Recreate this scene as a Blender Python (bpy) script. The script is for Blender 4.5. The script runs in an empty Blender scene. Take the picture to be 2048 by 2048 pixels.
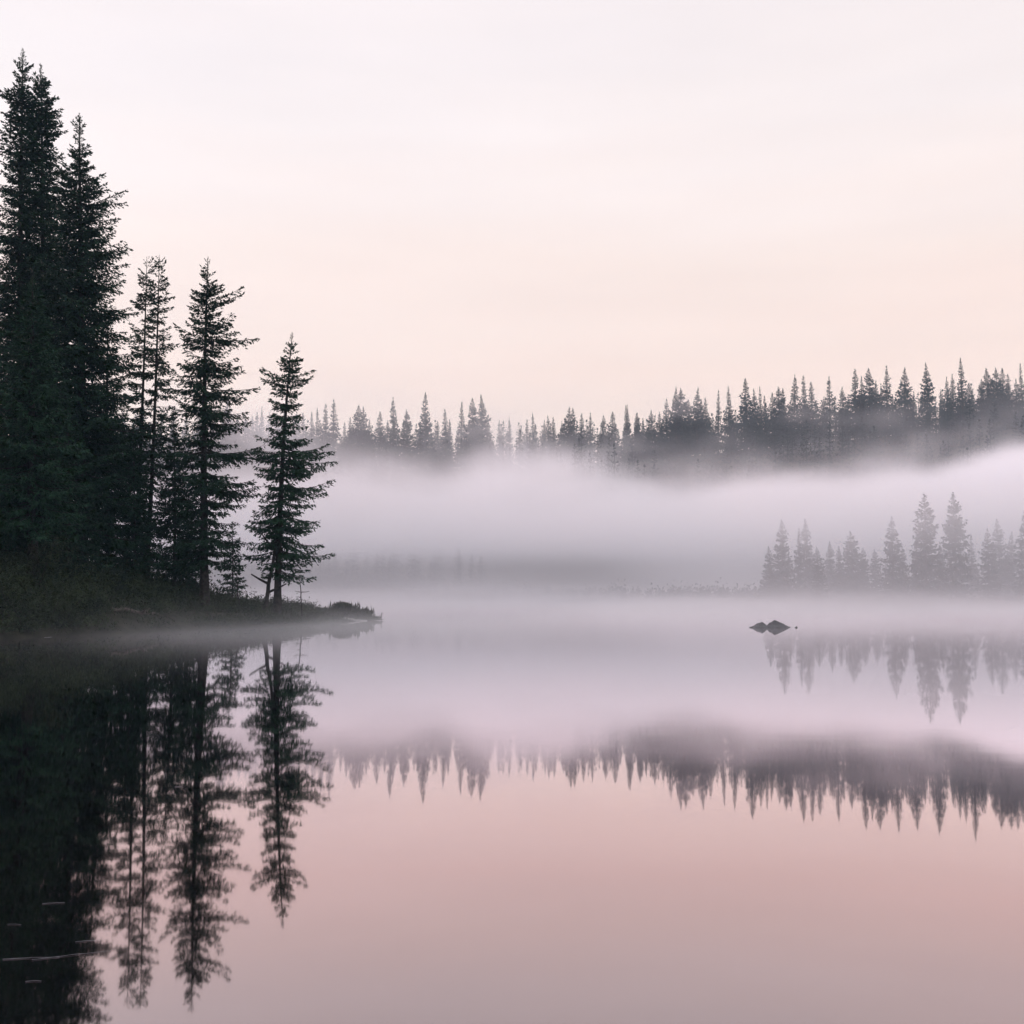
import bpy, math, random
import numpy as np

scene = bpy.context.scene
col = scene.collection
R = math.radians

# ------------------------------------------------------------------ camera
CAM_H = 2.2                      # metres above the lake
FOC = 1024.0                     # focal length in pixels of a 1024 px frame
PITCH = math.atan(74.0 / FOC)
cam_data = bpy.data.cameras.new("camera")
cam_data.sensor_width = 36.0
cam_data.lens = 36.0
cam_data.clip_start = 0.1
cam_data.clip_end = 6000.0
cam = bpy.data.objects.new("camera", cam_data)
col.objects.link(cam)
cam.location = (0, 0, CAM_H)
cam.rotation_euler = (math.pi / 2 + PITCH, 0, 0)
scene.camera = cam

# ------------------------------------------------------------------ sky
SUN_EL, SUN_AZ = R(14), R(-72)    # azimuth measured from +Y towards +X
world = bpy.data.worlds.new("World")
scene.world = world
world.use_nodes = True
wt = world.node_tree
wn, wl = wt.nodes, wt.links
for n in list(wn):
    wn.remove(n)
w_out = wn.new("ShaderNodeOutputWorld")
w_bg = wn.new("ShaderNodeBackground")
w_add = wn.new("ShaderNodeAddShader")
w_bg2 = wn.new("ShaderNodeBackground")
w_sky = wn.new("ShaderNodeTexSky")
w_sky.sky_type = 'NISHITA'
w_sky.sun_disc = False
w_sky.sun_elevation = SUN_EL
w_sky.sun_rotation = SUN_AZ
wl.new(w_sky.outputs[0], w_bg.inputs[0])
w_bg.inputs[1].default_value = 0.05
# thin high dawn cloud veil: colour by elevation, with faint streaks
tc = wn.new("ShaderNodeTexCoord")
sep = wn.new("ShaderNodeSeparateXYZ")
wl.new(tc.outputs["Generated"], sep.inputs[0])
mp = wn.new("ShaderNodeMapping")
mp.inputs["Scale"].default_value = (1.6, 1.6, 9.0)
wl.new(tc.outputs["Generated"], mp.inputs[0])
ns = wn.new("ShaderNodeTexNoise")
ns.inputs["Scale"].default_value = 1.3
ns.inputs["Detail"].default_value = 4.0
ns.inputs["Roughness"].default_value = 0.45
wl.new(mp.outputs[0], ns.inputs[0])
ma = wn.new("ShaderNodeMath"); ma.operation = 'MULTIPLY_ADD'
ma.inputs[1].default_value = 0.15
wl.new(ns.outputs["Fac"], ma.inputs[0])
mb_ = wn.new("ShaderNodeMath"); mb_.operation = 'SUBTRACT'
mb_.inputs[1].default_value = 0.075
wl.new(sep.outputs[2], mb_.inputs[0])
wl.new(mb_.outputs[0], ma.inputs[2])
rp = wn.new("ShaderNodeValToRGB")
wl.new(ma.outputs[0], rp.inputs[0])
SKY = [(0.00, (0.80, 0.64, 0.57)), (0.20, (0.905, 0.675, 0.575)), (0.30, (0.93, 0.745, 0.655)),
       (0.42, (0.935, 0.815, 0.77)), (0.56, (0.87, 0.785, 0.775)), (0.75, (0.88, 0.84, 0.95)),
       (1.00, (0.92, 0.93, 1.04))]
el = rp.color_ramp.elements
while len(el) < len(SKY):
    el.new(0.5)
for e, (p, c) in zip(el, SKY):
    e.position = p
    e.color = (*c, 1)
wl.new(rp.outputs[0], w_bg2.inputs[0])
mp2 = wn.new("ShaderNodeMapping")
mp2.inputs["Scale"].default_value = (1.1, 1.1, 7.0)
mp2.inputs["Rotation"].default_value = (0.0, R(6), 0.0)
wl.new(tc.outputs["Generated"], mp2.inputs[0])
ns2 = wn.new("ShaderNodeTexNoise")
ns2.inputs["Scale"].default_value = 2.6
ns2.inputs["Detail"].default_value = 5.0
wl.new(mp2.outputs[0], ns2.inputs[0])
st2 = wn.new("ShaderNodeMapRange")
st2.inputs[1].default_value = 0.32
st2.inputs[2].default_value = 0.68
st2.inputs[3].default_value = 0.97
st2.inputs[4].default_value = 1.03
wl.new(ns2.outputs["Fac"], st2.inputs[0])
wl.new(st2.outputs[0], w_bg2.inputs[1])
wl.new(w_bg.outputs[0], w_add.inputs[0])
wl.new(w_bg2.outputs[0], w_add.inputs[1])
wl.new(w_add.outputs[0], w_out.inputs[0])

# ------------------------------------------------------------------ sun (veiled, just up, out of frame)
sd = bpy.data.lights.new("sun", 'SUN')
sd.energy = 2.8
sd.angle = R(24)
sd.color = (1.0, 0.60, 0.64)
sun = bpy.data.objects.new("sun", sd)
col.objects.link(sun)
from mathutils import Vector
_sd = Vector((math.sin(SUN_AZ) * math.cos(SUN_EL), math.cos(SUN_AZ) * math.cos(SUN_EL), math.sin(SUN_EL)))
sun.rotation_euler = (-_sd).to_track_quat('-Z', 'Y').to_euler()

# ------------------------------------------------------------------ exposure / render
vs = scene.view_settings
vs.view_transform = 'Standard'
vs.look = 'None'
vs.exposure = 0.0
vs.gamma = 1.0
vs.use_curve_mapping = False
cy = scene.cycles
cy.use_denoising = True
cy.max_bounces = 16
cy.diffuse_bounces = 2
cy.glossy_bounces = 3
cy.transmission_bounces = 2
cy.volume_bounces = 12
cy.transparent_max_bounces = 8
cy.use_adaptive_sampling = True
cy.adaptive_threshold = 0.03
cy.adaptive_min_samples = 24
cy.volume_step_rate = 1.0
cy.volume_max_steps = 256
cy.sample_clamp_indirect = 6.0


# ------------------------------------------------------------------ helpers
def at(u, v, d):
    """Photograph position (in 1932 px units) at distance d -> world point."""
    px, py = u * 0.53, v * 0.53
    fy, fz = math.cos(PITCH), math.sin(PITCH)
    a, b = (px - 512) / FOC, (512 - py) / FOC
    k = d / (fy - b * fz)
    return Vector((a * k, d, CAM_H + (fz + b * fy) * k))


def tag(o, label=None, cat=None, group=None, kind=None):
    if label: o["label"] = label
    if cat: o["category"] = cat
    if group: o["group"] = group
    if kind: o["kind"] = kind
    return o


def mesh_of(name, V, F, mat, smooth=False):
    V = np.asarray(V, dtype=np.float32)
    me = bpy.data.meshes.new(name)
    F = np.asarray(F, dtype=np.int32)
    me.vertices.add(len(V))
    me.vertices.foreach_set("co", V.ravel())
    k = F.shape[1]
    me.loops.add(F.size)
    me.loops.foreach_set("vertex_index", F.ravel())
    me.polygons.add(len(F))
    me.polygons.foreach_set("loop_start", np.arange(0, F.size, k, dtype=np.int32))
    me.polygons.foreach_set("loop_total", np.full(len(F), k, dtype=np.int32))
    if smooth:
        me.polygons.foreach_set("use_smooth", np.ones(len(F), dtype=bool))
    me.update(calc_edges=True)
    me.validate()
    me.materials.append(mat)
    return me


def link(name, me, parent=None, loc=None):
    o = bpy.data.objects.new(name, me)
    col.objects.link(o)
    if parent is not None: o.parent = parent
    if loc is not None: o.location = loc
    return o


class Geo:
    """collects quads"""
    def __init__(self):
        self.v, self.f, self.n = [], [], 0

    def add(self, V, F):
        self.v.append(np.asarray(V, dtype=np.float32))
        self.f.append(np.asarray(F, dtype=np.int32) + self.n)
        self.n += len(V)

    def tube(self, P, rad, sides=6, cap=True):
        P = np.asarray(P, float)
        rad = np.asarray(rad, float)
        n = len(P)
        T = np.gradient(P, axis=0)
        T /= np.linalg.norm(T, axis=1)[:, None] + 1e-9
        ref = np.array([0.0, 0, 1.0]) if abs(T[0][2]) < 0.8 else np.array([1.0, 0, 0])
        A = np.cross(T, ref); A /= np.linalg.norm(A, axis=1)[:, None] + 1e-9
        B = np.cross(T, A)
        ang = np.linspace(0, 2 * np.pi, sides, endpoint=False)
        V = (P[:, None, :] + rad[:, None, None] * (np.cos(ang)[None, :, None] * A[:, None, :] + np.sin(ang)[None, :, None] * B[:, None, :])).reshape(-1, 3)
        i = np.arange(n - 1)[:, None] * sides
        j = np.arange(sides)[None, :]
        k = (np.arange(sides) + 1)[None, :] % sides
        F = np.stack([i + j, i + k, i + sides + k, i + sides + j], -1).reshape(-1, 4)
        self.add(V, F)

    def blades(self, base, d, w, nrm):
        """diamond blades: base (n,3), d (n,3) length vector, w (n,) width, nrm (n,3) rough normal"""
        s = np.cross(d, nrm)
        s /= np.linalg.norm(s, axis=1)[:, None] + 1e-9
        m = base + d * 0.45
        V = np.stack([base, m + s * (w / 2)[:, None], base + d, m - s * (w / 2)[:, None]], 1).reshape(-1, 3)
        F = np.arange(len(base) * 4, dtype=np.int32).reshape(-1, 4)
        self.add(V, F)

    def mesh(self, name, mat, smooth=False):
        return mesh_of(name, np.concatenate(self.v), np.concatenate(self.f), mat, smooth)


def noise2(x, y, seed=0):
    """smooth pseudo-noise from a sum of sines, about -1..1"""
    r = np.random.RandomState(seed)
    o = 0
    amp = 1.0
    tot = 0
    for k in range(5):
        a, b, c, d = r.uniform(0.6, 1.4, 4) * (1.9 ** k)
        p, q = r.uniform(0, 6.28, 2)
        o = o + amp * np.sin(a * x + 0.7 * c * y + p) * np.sin(b * y - 0.6 * d * x + q)
        tot += amp
        amp *= 0.55
    return o / tot


# ------------------------------------------------------------------ materials
def new_mat(name):
    m = bpy.data.materials.new(name)
    m.use_nodes = True
    nt = m.node_tree
    for n in list(nt.nodes):
        nt.nodes.remove(n)
    out = nt.nodes.new("ShaderNodeOutputMaterial")
    return m, nt, out


def surf(name, c1, c2, scale, rough=0.8, spec=0.3, bump=0.0, detail=4.0, rnd=0.0):
    m, nt, out = new_mat(name)
    b = nt.nodes.new("ShaderNodeBsdfPrincipled")
    b.inputs["Roughness"].default_value = rough
    b.inputs["Specular IOR Level"].default_value = spec
    g = nt.nodes.new("ShaderNodeNewGeometry")
    n = nt.nodes.new("ShaderNodeTexNoise")
    n.inputs["Scale"].default_value = scale
    n.inputs["Detail"].default_value = detail
    nt.links.new(g.outputs["Position"], n.inputs["Vector"])
    r = nt.nodes.new("ShaderNodeValToRGB")
    r.color_ramp.elements[0].position = 0.35
    r.color_ramp.elements[1].position = 0.68
    r.color_ramp.elements[0].color = (*c1, 1)
    r.color_ramp.elements[1].color = (*c2, 1)
    nt.links.new(n.outputs["Fac"], r.inputs[0])
    src = r.outputs[0]
    if rnd:
        oi = nt.nodes.new("ShaderNodeObjectInfo")
        hs = nt.nodes.new("ShaderNodeHueSaturation")
        mr = nt.nodes.new("ShaderNodeMapRange")
        mr.inputs[3].default_value = 1 - rnd
        mr.inputs[4].default_value = 1 + rnd
        nt.links.new(oi.outputs["Random"], mr.inputs[0])
        nt.links.new(mr.outputs[0], hs.inputs["Value"])
        nt.links.new(src, hs.inputs["Color"])
        src = hs.outputs[0]
    nt.links.new(src, b.inputs["Base Color"])
    if bump:
        bp = nt.nodes.new("ShaderNodeBump")
        bp.inputs["Strength"].default_value = bump
        bp.inputs["Distance"].default_value = 0.1
        nt.links.new(n.outputs["Fac"], bp.inputs["Height"])
        nt.links.new(bp.outputs[0], b.inputs["Normal"])
    nt.links.new(b.outputs[0], out.inputs[0])
    return m


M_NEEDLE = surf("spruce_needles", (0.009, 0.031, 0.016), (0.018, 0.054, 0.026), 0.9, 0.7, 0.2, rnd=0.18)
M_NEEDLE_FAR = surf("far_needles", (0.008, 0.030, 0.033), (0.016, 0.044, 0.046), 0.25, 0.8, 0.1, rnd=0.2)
M_BARK = surf("spruce_bark", (0.022, 0.021, 0.020), (0.052, 0.049, 0.046), 6.0, 0.9, 0.1, 0.6)
M_DEAD = surf("dead_wood", (0.06, 0.052, 0.046), (0.12, 0.105, 0.095), 9.0, 0.9, 0.1, 0.4)
M_GROUND = surf("forest_floor", (0.022, 0.023, 0.017), (0.050, 0.048, 0.034), 1.4, 0.95, 0.1, 0.8)
M_GRASS = surf("bank_grass", (0.018, 0.032, 0.016), (0.046, 0.056, 0.028), 0.6, 0.8, 0.15)
M_LEAF = surf("shrub_leaf", (0.008, 0.018, 0.010), (0.046, 0.062, 0.030), 0.9, 0.7, 0.2)
M_ROCK = surf("lake_rock", (0.022, 0.024, 0.027), (0.075, 0.08, 0.086), 5.0, 0.75, 0.3, 0.7)
M_DRIFT = surf("bleached_driftwood", (0.42, 0.41, 0.40), (0.62, 0.61, 0.60), 8.0, 0.8, 0.2, 0.4)
M_STRAW = surf("floating_straw", (0.10, 0.10, 0.112), (0.20, 0.20, 0.22), 8.0, 0.6, 0.3)

# lake water: near-mirror, reflectance rising towards grazing view, faint ripples
m_water, nt, out = new_mat("lake_water")
gl = nt.nodes.new("ShaderNodeBsdfGlossy")
gl.inputs["Color"].default_value = (1.0, 0.83, 0.84, 1)
gl.inputs["Roughness"].default_value = 0.028
df = nt.nodes.new("ShaderNodeBsdfDiffuse")
df.inputs["Color"].default_value = (0.003, 0.004, 0.004, 1)
lw = nt.nodes.new("ShaderNodeLayerWeight")
lw.inputs["Blend"].default_value = 0.5
pw = nt.nodes.new("ShaderNodeValToRGB")          # reflectance against viewing angle
pts_ = [(0.0, 0.04), (0.4, 0.14), (0.613, 0.40), (0.684, 0.52), (0.756, 0.66), (0.87, 0.95), (1.0, 1.0)]
while len(pw.color_ramp.elements) < len(pts_):
    pw.color_ramp.elements.new(0.5)
for e, (p_, c_) in zip(pw.color_ramp.elements, pts_):
    e.position = p_
    e.color = (c_, c_, c_, 1)
nt.links.new(lw.outputs["Facing"], pw.inputs[0])
tn = nt.nodes.new("ShaderNodeValToRGB")          # pink put into the reflections, nearly colourless at grazing angles
tn.color_ramp.elements[0].position = 0.74
tn.color_ramp.elements[0].color = (1.0, 0.81, 0.83, 1)
e_ = tn.color_ramp.elements.new(0.60)
e_.color = (1.0, 0.88, 0.915, 1)
tn.color_ramp.elements[-1].position = 0.92
tn.color_ramp.elements[-1].color = (1.0, 0.97, 0.985, 1)
nt.links.new(lw.outputs["Facing"], tn.inputs[0])
nt.links.new(tn.outputs[0], gl.inputs["Color"])
mx = nt.nodes.new("ShaderNodeMixShader")
nt.links.new(pw.outputs[0], mx.inputs[0])
nt.links.new(df.outputs[0], mx.inputs[1])
nt.links.new(gl.outputs[0], mx.inputs[2])
g = nt.nodes.new("ShaderNodeNewGeometry")
mpw = nt.nodes.new("ShaderNodeMapping")
mpw.inputs["Scale"].default_value = (0.35, 1.0, 1.0)
nt.links.new(g.outputs["Position"], mpw.inputs[0])
n1 = nt.nodes.new("ShaderNodeTexNoise")
n1.inputs["Scale"].default_value = 1.4
n1.inputs["Detail"].default_value = 3.0
nt.links.new(mpw.outputs[0], n1.inputs["Vector"])
n2 = nt.nodes.new("ShaderNodeTexNoise")           # patches touched by a breath of air
n2.inputs["Scale"].default_value = 0.045
n2.inputs["Detail"].default_value = 2.0
nt.links.new(mpw.outputs[0], n2.inputs["Vector"])
mr_ = nt.nodes.new("ShaderNodeMapRange")
mr_.inputs[1].default_value = 0.52
mr_.inputs[2].default_value = 0.72
mr_.inputs[3].default_value = 0.6
mr_.inputs[4].default_value = 3.0
nt.links.new(n2.outputs["Fac"], mr_.inputs[0])
mm_ = nt.nodes.new("ShaderNodeMath"); mm_.operation = 'MULTIPLY'
nt.links.new(n1.outputs["Fac"], mm_.inputs[0])
nt.links.new(mr_.outputs[0], mm_.inputs[1])
bp = nt.nodes.new("ShaderNodeBump")
bp.inputs["Strength"].default_value = 0.012
bp.inputs["Distance"].default_value = 0.05
nt.links.new(mm_.outputs[0], bp.inputs["Height"])
nt.links.new(bp.outputs[0], gl.inputs["Normal"])
nt.links.new(mx.outputs[0], out.inputs[0])
M_WATER = m_water

# ------------------------------------------------------------------ terrain
LAKE = np.array([(-60, -7), (-20, -5), (10, -5), (60, -6), (140, -2), (230, 40), (235, 98), (140, 106), (100, 104), (70, 102), (40, 103),
                 (29, 106), (23, 113), (16, 128), (4, 146), (-20, 154), (-60, 156), (-90, 140), (-100, 114), (-72, 100), (-46, 93),
                 (-31, 85), (-21, 78), (-13.5, 72), (-9.0, 68.0), (-8.6, 66.6), (-9.4, 65.2), (-12.0, 58.5), (-14.2, 54.5), (-16.3, 51), (-18.6, 47.2),
                 (-21.5, 43), (-30, 38), (-60, 30), (-110, 8)], float)


def lake_dist(x, y):
    """signed distance to the shoreline: positive on land"""
    d = np.full(x.shape, 1e9)
    inside = np.zeros(x.shape, bool)
    n = len(LAKE)
    for i in range(n):
        ax, ay = LAKE[i]; bx, by = LAKE[(i + 1) % n]
        ex, ey = bx - ax, by - ay
        t = np.clip(((x - ax) * ex + (y - ay) * ey) / (ex * ex + ey * ey), 0, 1)
        d = np.minimum(d, np.hypot(x - ax - t * ex, y - ay - t * ey))
        c = ((ay > y) != (by > y)) & (x < (bx - ax) * (y - ay) / (by - ay + 1e-12) + ax)
        inside ^= c
    return np.where(inside, -d, d)


RIDGE_Y = 262.0


def ridge_z(x):
    return np.interp(x, [-400, -120, -60, 20, 60, 100, 135, 400], [36, 31, 31, 31.5, 36, 40, 42, 50])


def smooth(a, b, t):
    s = np.clip((t - a) / (b - a), 0, 1)
    return s * s * (3 - 2 * s)


def ground_z(x, y):
    x = np.asarray(x, float); y = np.asarray(y, float)
    d = lake_dist(x, y)
    d = d + 0.35 * noise2(x * 0.9, y * 0.9, 3) * np.clip(np.abs(d) + 0.4, 0, 1)
    top = np.interp(x, [-45, -30, -23, -20, -17.4, -13, -9], [3.8, 3.3, 2.4, 1.75, 1.25, 0.95, 0.45])
    near = top * (1 - np.exp(-np.maximum(d, 0) / 2.6)) + 0.12 * noise2(x * 1.1, y * 1.1, 5) * np.clip(d, 0, 1)
    far = 1.1 * (1 - np.exp(-np.maximum(d, 0) / 4.0))
    w = smooth(85, 105, y)
    land = near * (1 - w) + far * w
    t = np.clip((y - 150) / (RIDGE_Y - 150), 0, 1)
    hill = ridge_z(x) * (0.25 * t + 0.75 * t * t * (3 - 2 * t))
    hill = hill - 9 * smooth(268, 340, y) - 20 * smooth(340, 900, y)
    side = 16 * smooth(-120, -260, x) * smooth(-20, 120, y)
    land = land + np.maximum(hill, 0) + side * (1 - t)
    bed = -0.35 * np.minimum(-d, 5)
    return np.where(d > 0, land, bed)


def axis(segs):
    out_ = []
    for a, b, s in segs:
        out_.append(np.arange(a, b, s))
    out_.append([segs[-1][1]])
    return np.concatenate(out_)


gx = axis([(-1500, -400, 100), (-400, -160, 16), (-160, -46, 4), (-46, -5, 0.45), (-5, 160, 4), (160, 400, 16), (400, 1500, 100)])
gy = axis([(-1000, -200, 80), (-200, 38, 7), (38, 90, 0.45), (90, 180, 3), (180, 360, 5), (360, 600, 24), (600, 2600, 100)])
X, Y = np.meshgrid(gx, gy)
Z = ground_z(X, Y)
V = np.stack([X, Y, Z], -1).reshape(-1, 3)
nx = len(gx)
i, j = np.meshgrid(np.arange(len(gy) - 1), np.arange(nx - 1), indexing='ij')
q = i * nx + j
F = np.stack([q, q + 1, q + nx + 1, q + nx], -1).reshape(-1, 4)
ground = link("ground", mesh_of("ground", V, F, M_GROUND, True))
tag(ground, "dark forest floor of the bank and the hills around the lake", kind="structure")

V = np.array([(-300, -60, 0), (300, -60, 0), (300, 200, 0), (-300, 200, 0)], float)
lake = link("lake_water", mesh_of("lake_water", V, [[0, 1, 2, 3]], M_WATER))
tag(lake, "still mirror-like lake reflecting pink sky and dark trees", kind="structure")


# ------------------------------------------------------------------ conifers
def conifer(seed, H, left, right, zlow=0.0, layer=0.25, jit=0.5, whorl=0.42, per=6, blade=0.19, bw=0.085, step=0.10, lean=(0, 0), trunk_r=None,
            gap=0.06, sparse=None, droop=1.0, tipbare=0.0, sides=8, stems=None, limb=True):
    """A spruce standing at its base. left/right: [(height, half width)] from top to bottom. Returns trunk, branches, crown meshes (Geo)."""
    rs = np.random.RandomState(seed)
    tr, br, cr = Geo(), Geo(), Geo()
    hl = np.array(sorted(left)); hr = np.array(sorted(right))
    trunk_r = trunk_r or H * 0.0125
    stems = [(a, b, H * c) for a, b, c in (stems or [(0.0, 0.0, 1.0)])]
    bend = rs.uniform(-1, 1, 4) * 0.012 * H

    def axis_at(z, st):
        t = z / H
        dx = lean[0] * t + bend[0] * math.sin(t * 3.1) + st[0] * min(1, t * 4 + 0.0)
        dy = lean[1] * t + bend[1] * math.sin(t * 3.1 + 0.4) + st[1] * min(1, t * 4)
        return np.array([dx, dy, z])

    for st in stems:
        zz = np.linspace(-0.25, st[2], 16)
        P = np.array([axis_at(max(z, 0), st) if z >= 0 else axis_at(0, st) + [0, 0, z] for z in zz])
        rad = trunk_r * (1 - np.clip(zz / st[2], 0, 1)) ** 0.85 + 0.008
        rad[0] *= 1.5; rad[1] *= 1.12
        tr.tube(P, rad, sides)
    z = zlow
    bl_b, bl_d, bl_w, bl_n = [], [], [], []
    k = 0
    while z < H * 0.995:
        tt = z / H
        n = per if tt < 0.9 else max(3, per - 2)
        off = rs.uniform(0, 6.28)
        wf = rs.uniform(1 - layer, 1 + 0.45 * layer)
        side_l, side_r = rs.uniform(1 - 0.7 * layer, 1 + 0.3 * layer, 2)
        for q_ in range(n):
            if rs.rand() < gap: continue
            zb = z + rs.uniform(-jit, jit) * whorl
            if zb > H * 0.995 or zb < zlow * 0.8: continue
            if sparse is not None and rs.rand() > np.interp(zb / H, sparse[0], sparse[1]): continue
            st = stems[rs.randint(len(stems))]
            if zb > st[2]: st = stems[0]
            az = off + q_ * 6.283 / n + rs.uniform(-0.35, 0.35)
            ca, sa = math.cos(az), math.sin(az)
            wl_ = np.interp(zb, hl[:, 0], hl[:, 1]); wr_ = np.interp(zb, hr[:, 0], hr[:, 1])
            L = (wr_ * side_r * (1 + ca) + wl_ * side_l * (1 - ca)) / 2 * wf
            L *= rs.uniform(0.7, 1.1) * (1 if rs.rand() > 0.06 else 1.18)
            if tt > 0.955 and not limb and rs.rand() < 0.45: continue
            if L < 0.05: L = 0.05
            # slope: ascending at the top, level to drooping below, tips turned up
            a = np.interp(tt, [0, 0.35, 0.7, 0.9, 1.0], [-0.52, -0.34, -0.05, 0.45, 1.3]) * (droop if tt < 0.7 else 1) + rs.uniform(-0.12, 0.12)
            b = np.interp(tt, [0, 0.35, 0.7, 1.0], [0.26, 0.26, 0.16, 0.0]) + rs.uniform(-0.08, 0.08)
            sway = rs.uniform(-0.12, 0.12)
            ns_ = 7
            s = np.linspace(0, 1, ns_)
            base = axis_at(zb - a * L * 0.3, st) if zb - a * L * 0.3 > 0 else axis_at(zb, st)
            fw = np.array([ca, sa, 0.0]); sd_ = np.array([-sa, ca, 0.0])

            def pos(s):
                s = np.asarray(s)[:, None]
                return base + fw * (L * s) + sd_ * (L * sway * s * s) + np.array([0, 0, 1.0]) * (L * (a * s + b * s * s))

            P = pos(s)
            if limb and L > 0.3:
                br.tube(P, np.linspace(max(0.010, 0.014 * L), 0.004, ns_), 4)
            # side twigs
            nt_ = max(3, int(L / (step * (0.45 + 0.55 * min(1, L / 1.5)))))
            st_ = np.linspace(0.10, 1.0, nt_) + rs.uniform(-0.03, 0.03, nt_)
            ss = np.repeat(st_, 2)
            sign = np.tile([1.0, -1.0], nt_)
            tl = (0.30 * L * np.clip(1.02 - ss, 0.0, 1) ** 0.8 * np.clip(ss * 3.2 + 0.15, 0, 1) + 0.6 * min(blade, 0.20 * blade + 0.32 * L)) * rs.uniform(0.55, 1.2, len(ss))
            keep = rs.rand(len(ss)) > 0.08
            ss, sign, tl = ss[keep], sign[keep], tl[keep]
            B0 = pos(np.clip(ss, 0, 1))
            tdir = fw[None] * 0.72 + sd_[None] * (sign * 0.7)[:, None]
            tdir[:, 2] += (a + 2 * b * ss) * 0.7 - rs.uniform(0.05, 0.75, len(ss)) * np.interp(tt, [0.7, 0.95], [1, 0.0])
            tdir += rs.uniform(-0.15, 0.15, tdir.shape)
            tdir /= np.linalg.norm(tdir, axis=1)[:, None]
            bl = min(blade, 0.20 * blade + 0.32 * L)
            nb = np.maximum(1, np.round(tl / (bl * 0.5)).astype(int))
            idx = np.repeat(np.arange(len(ss)), nb)
            first = np.concatenate([[0], np.cumsum(nb)[:-1]])
            order = np.arange(len(idx)) - first[idx]
            frac = (order + rs.uniform(0, 0.6, len(idx))) / nb[idx]
            O = B0[idx] + tdir[idx] * (tl[idx] * frac)[:, None]
            O[:, 2] -= 0.18 * tl[idx] * frac ** 2
            D = tdir[idx] + rs.uniform(-0.55, 0.55, (len(idx), 3))
            D[:, 2] -= rs.uniform(0, 0.25, len(idx)) if tt < 0.8 else 0
            D /= np.linalg.norm(D, axis=1)[:, None]
            D *= (bl * rs.uniform(0.7, 1.3, len(idx)))[:, None]
            N = rs.uniform(-1, 1, (len(idx), 3)); N[:, 2] += 1.0
            bl_b.append(O); bl_d.append(D); bl_w.append(bw * bl / blade * rs.uniform(0.7, 1.4, len(idx))); bl_n.append(N)
            # limb tip sprays
            m = 4
            O = np.repeat(P[-1:], m, 0) - (P[-1] - P[-2]) * rs.uniform(0, 0.8, (m, 1))
            D = np.repeat((P[-1] - P[-2])[None], m, 0)
            D = D / (np.linalg.norm(D[0]) + 1e-9) + rs.uniform(-0.45, 0.45, (m, 3))
            D *= bl * 0.9
            bl_b.append(O); bl_d.append(D); bl_w.append(np.full(m, bw * bl / blade)); bl_n.append(rs.uniform(-1, 1, (m, 3)))
        z += whorl * rs.uniform(0.7, 1.3) * np.interp(tt, [0, 0.8, 1], [1.15, 0.9, 0.55])
        k += 1
    # leader
    for st in stems:
        m = 14
        zt = rs.uniform(st[2] * 0.96, st[2], m)
        O = np.array([axis_at(q_, st) for q_ in zt])
        D = rs.uniform(-1, 1, (m, 3)); D[:, 2] = rs.uniform(0.6, 1.6, m)
        D *= blade * 0.5 / np.linalg.norm(D, axis=1)[:, None]
        bl_b.append(O); bl_d.append(D); bl_w.append(np.full(m, bw * 0.4)); bl_n.append(rs.uniform(-1, 1, (m, 3)))
    cr.blades(np.concatenate(bl_b), np.concatenate(bl_d), np.concatenate(bl_w), np.concatenate(bl_n))
    return tr, br, cr


def plant_hero(u, d, tip_v, prof_l, prof_r, seed, label, base_u=None, name="spruce_tree", low_v=None, group=None, cat="tree", **kw):
    """prof_*: [(photo row, photo half width)]"""
    tip = at(u, tip_v, d)
    bx = at(base_u if base_u is not None else u, 1130, d).x
    gz = float(ground_z(np.array([bx]), np.array([d]))[0])
    H = tip.z - gz
    m_per = 0.53 * d / FOC

    wide = kw.pop("wide", 1.0)

    def conv(pr):
        return [(at(u, v, d).z - gz, w * m_per * wide) for v, w in pr] + [(H, 0.02)]
    zlow = max(0.2, at(u, low_v, d).z - gz) if low_v else 1.0
    tr, br, cr = conifer(seed, H, conv(prof_l), conv(prof_r), zlow=zlow, lean=(tip.x - bx, 0), **kw)
    root = link(name, None, loc=(bx, d, gz))
    tag(root, label, cat, group)
    link("trunk", tr.mesh("trunk", M_BARK, True), root)
    if br.n:
        link("branches", br.mesh("branches", M_BARK), root)["kind"] = "stuff"
    link("crown", cr.mesh("crown", M_NEEDLE), root)
    return root


GH = "tall spruces on the near wooded point"
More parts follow.
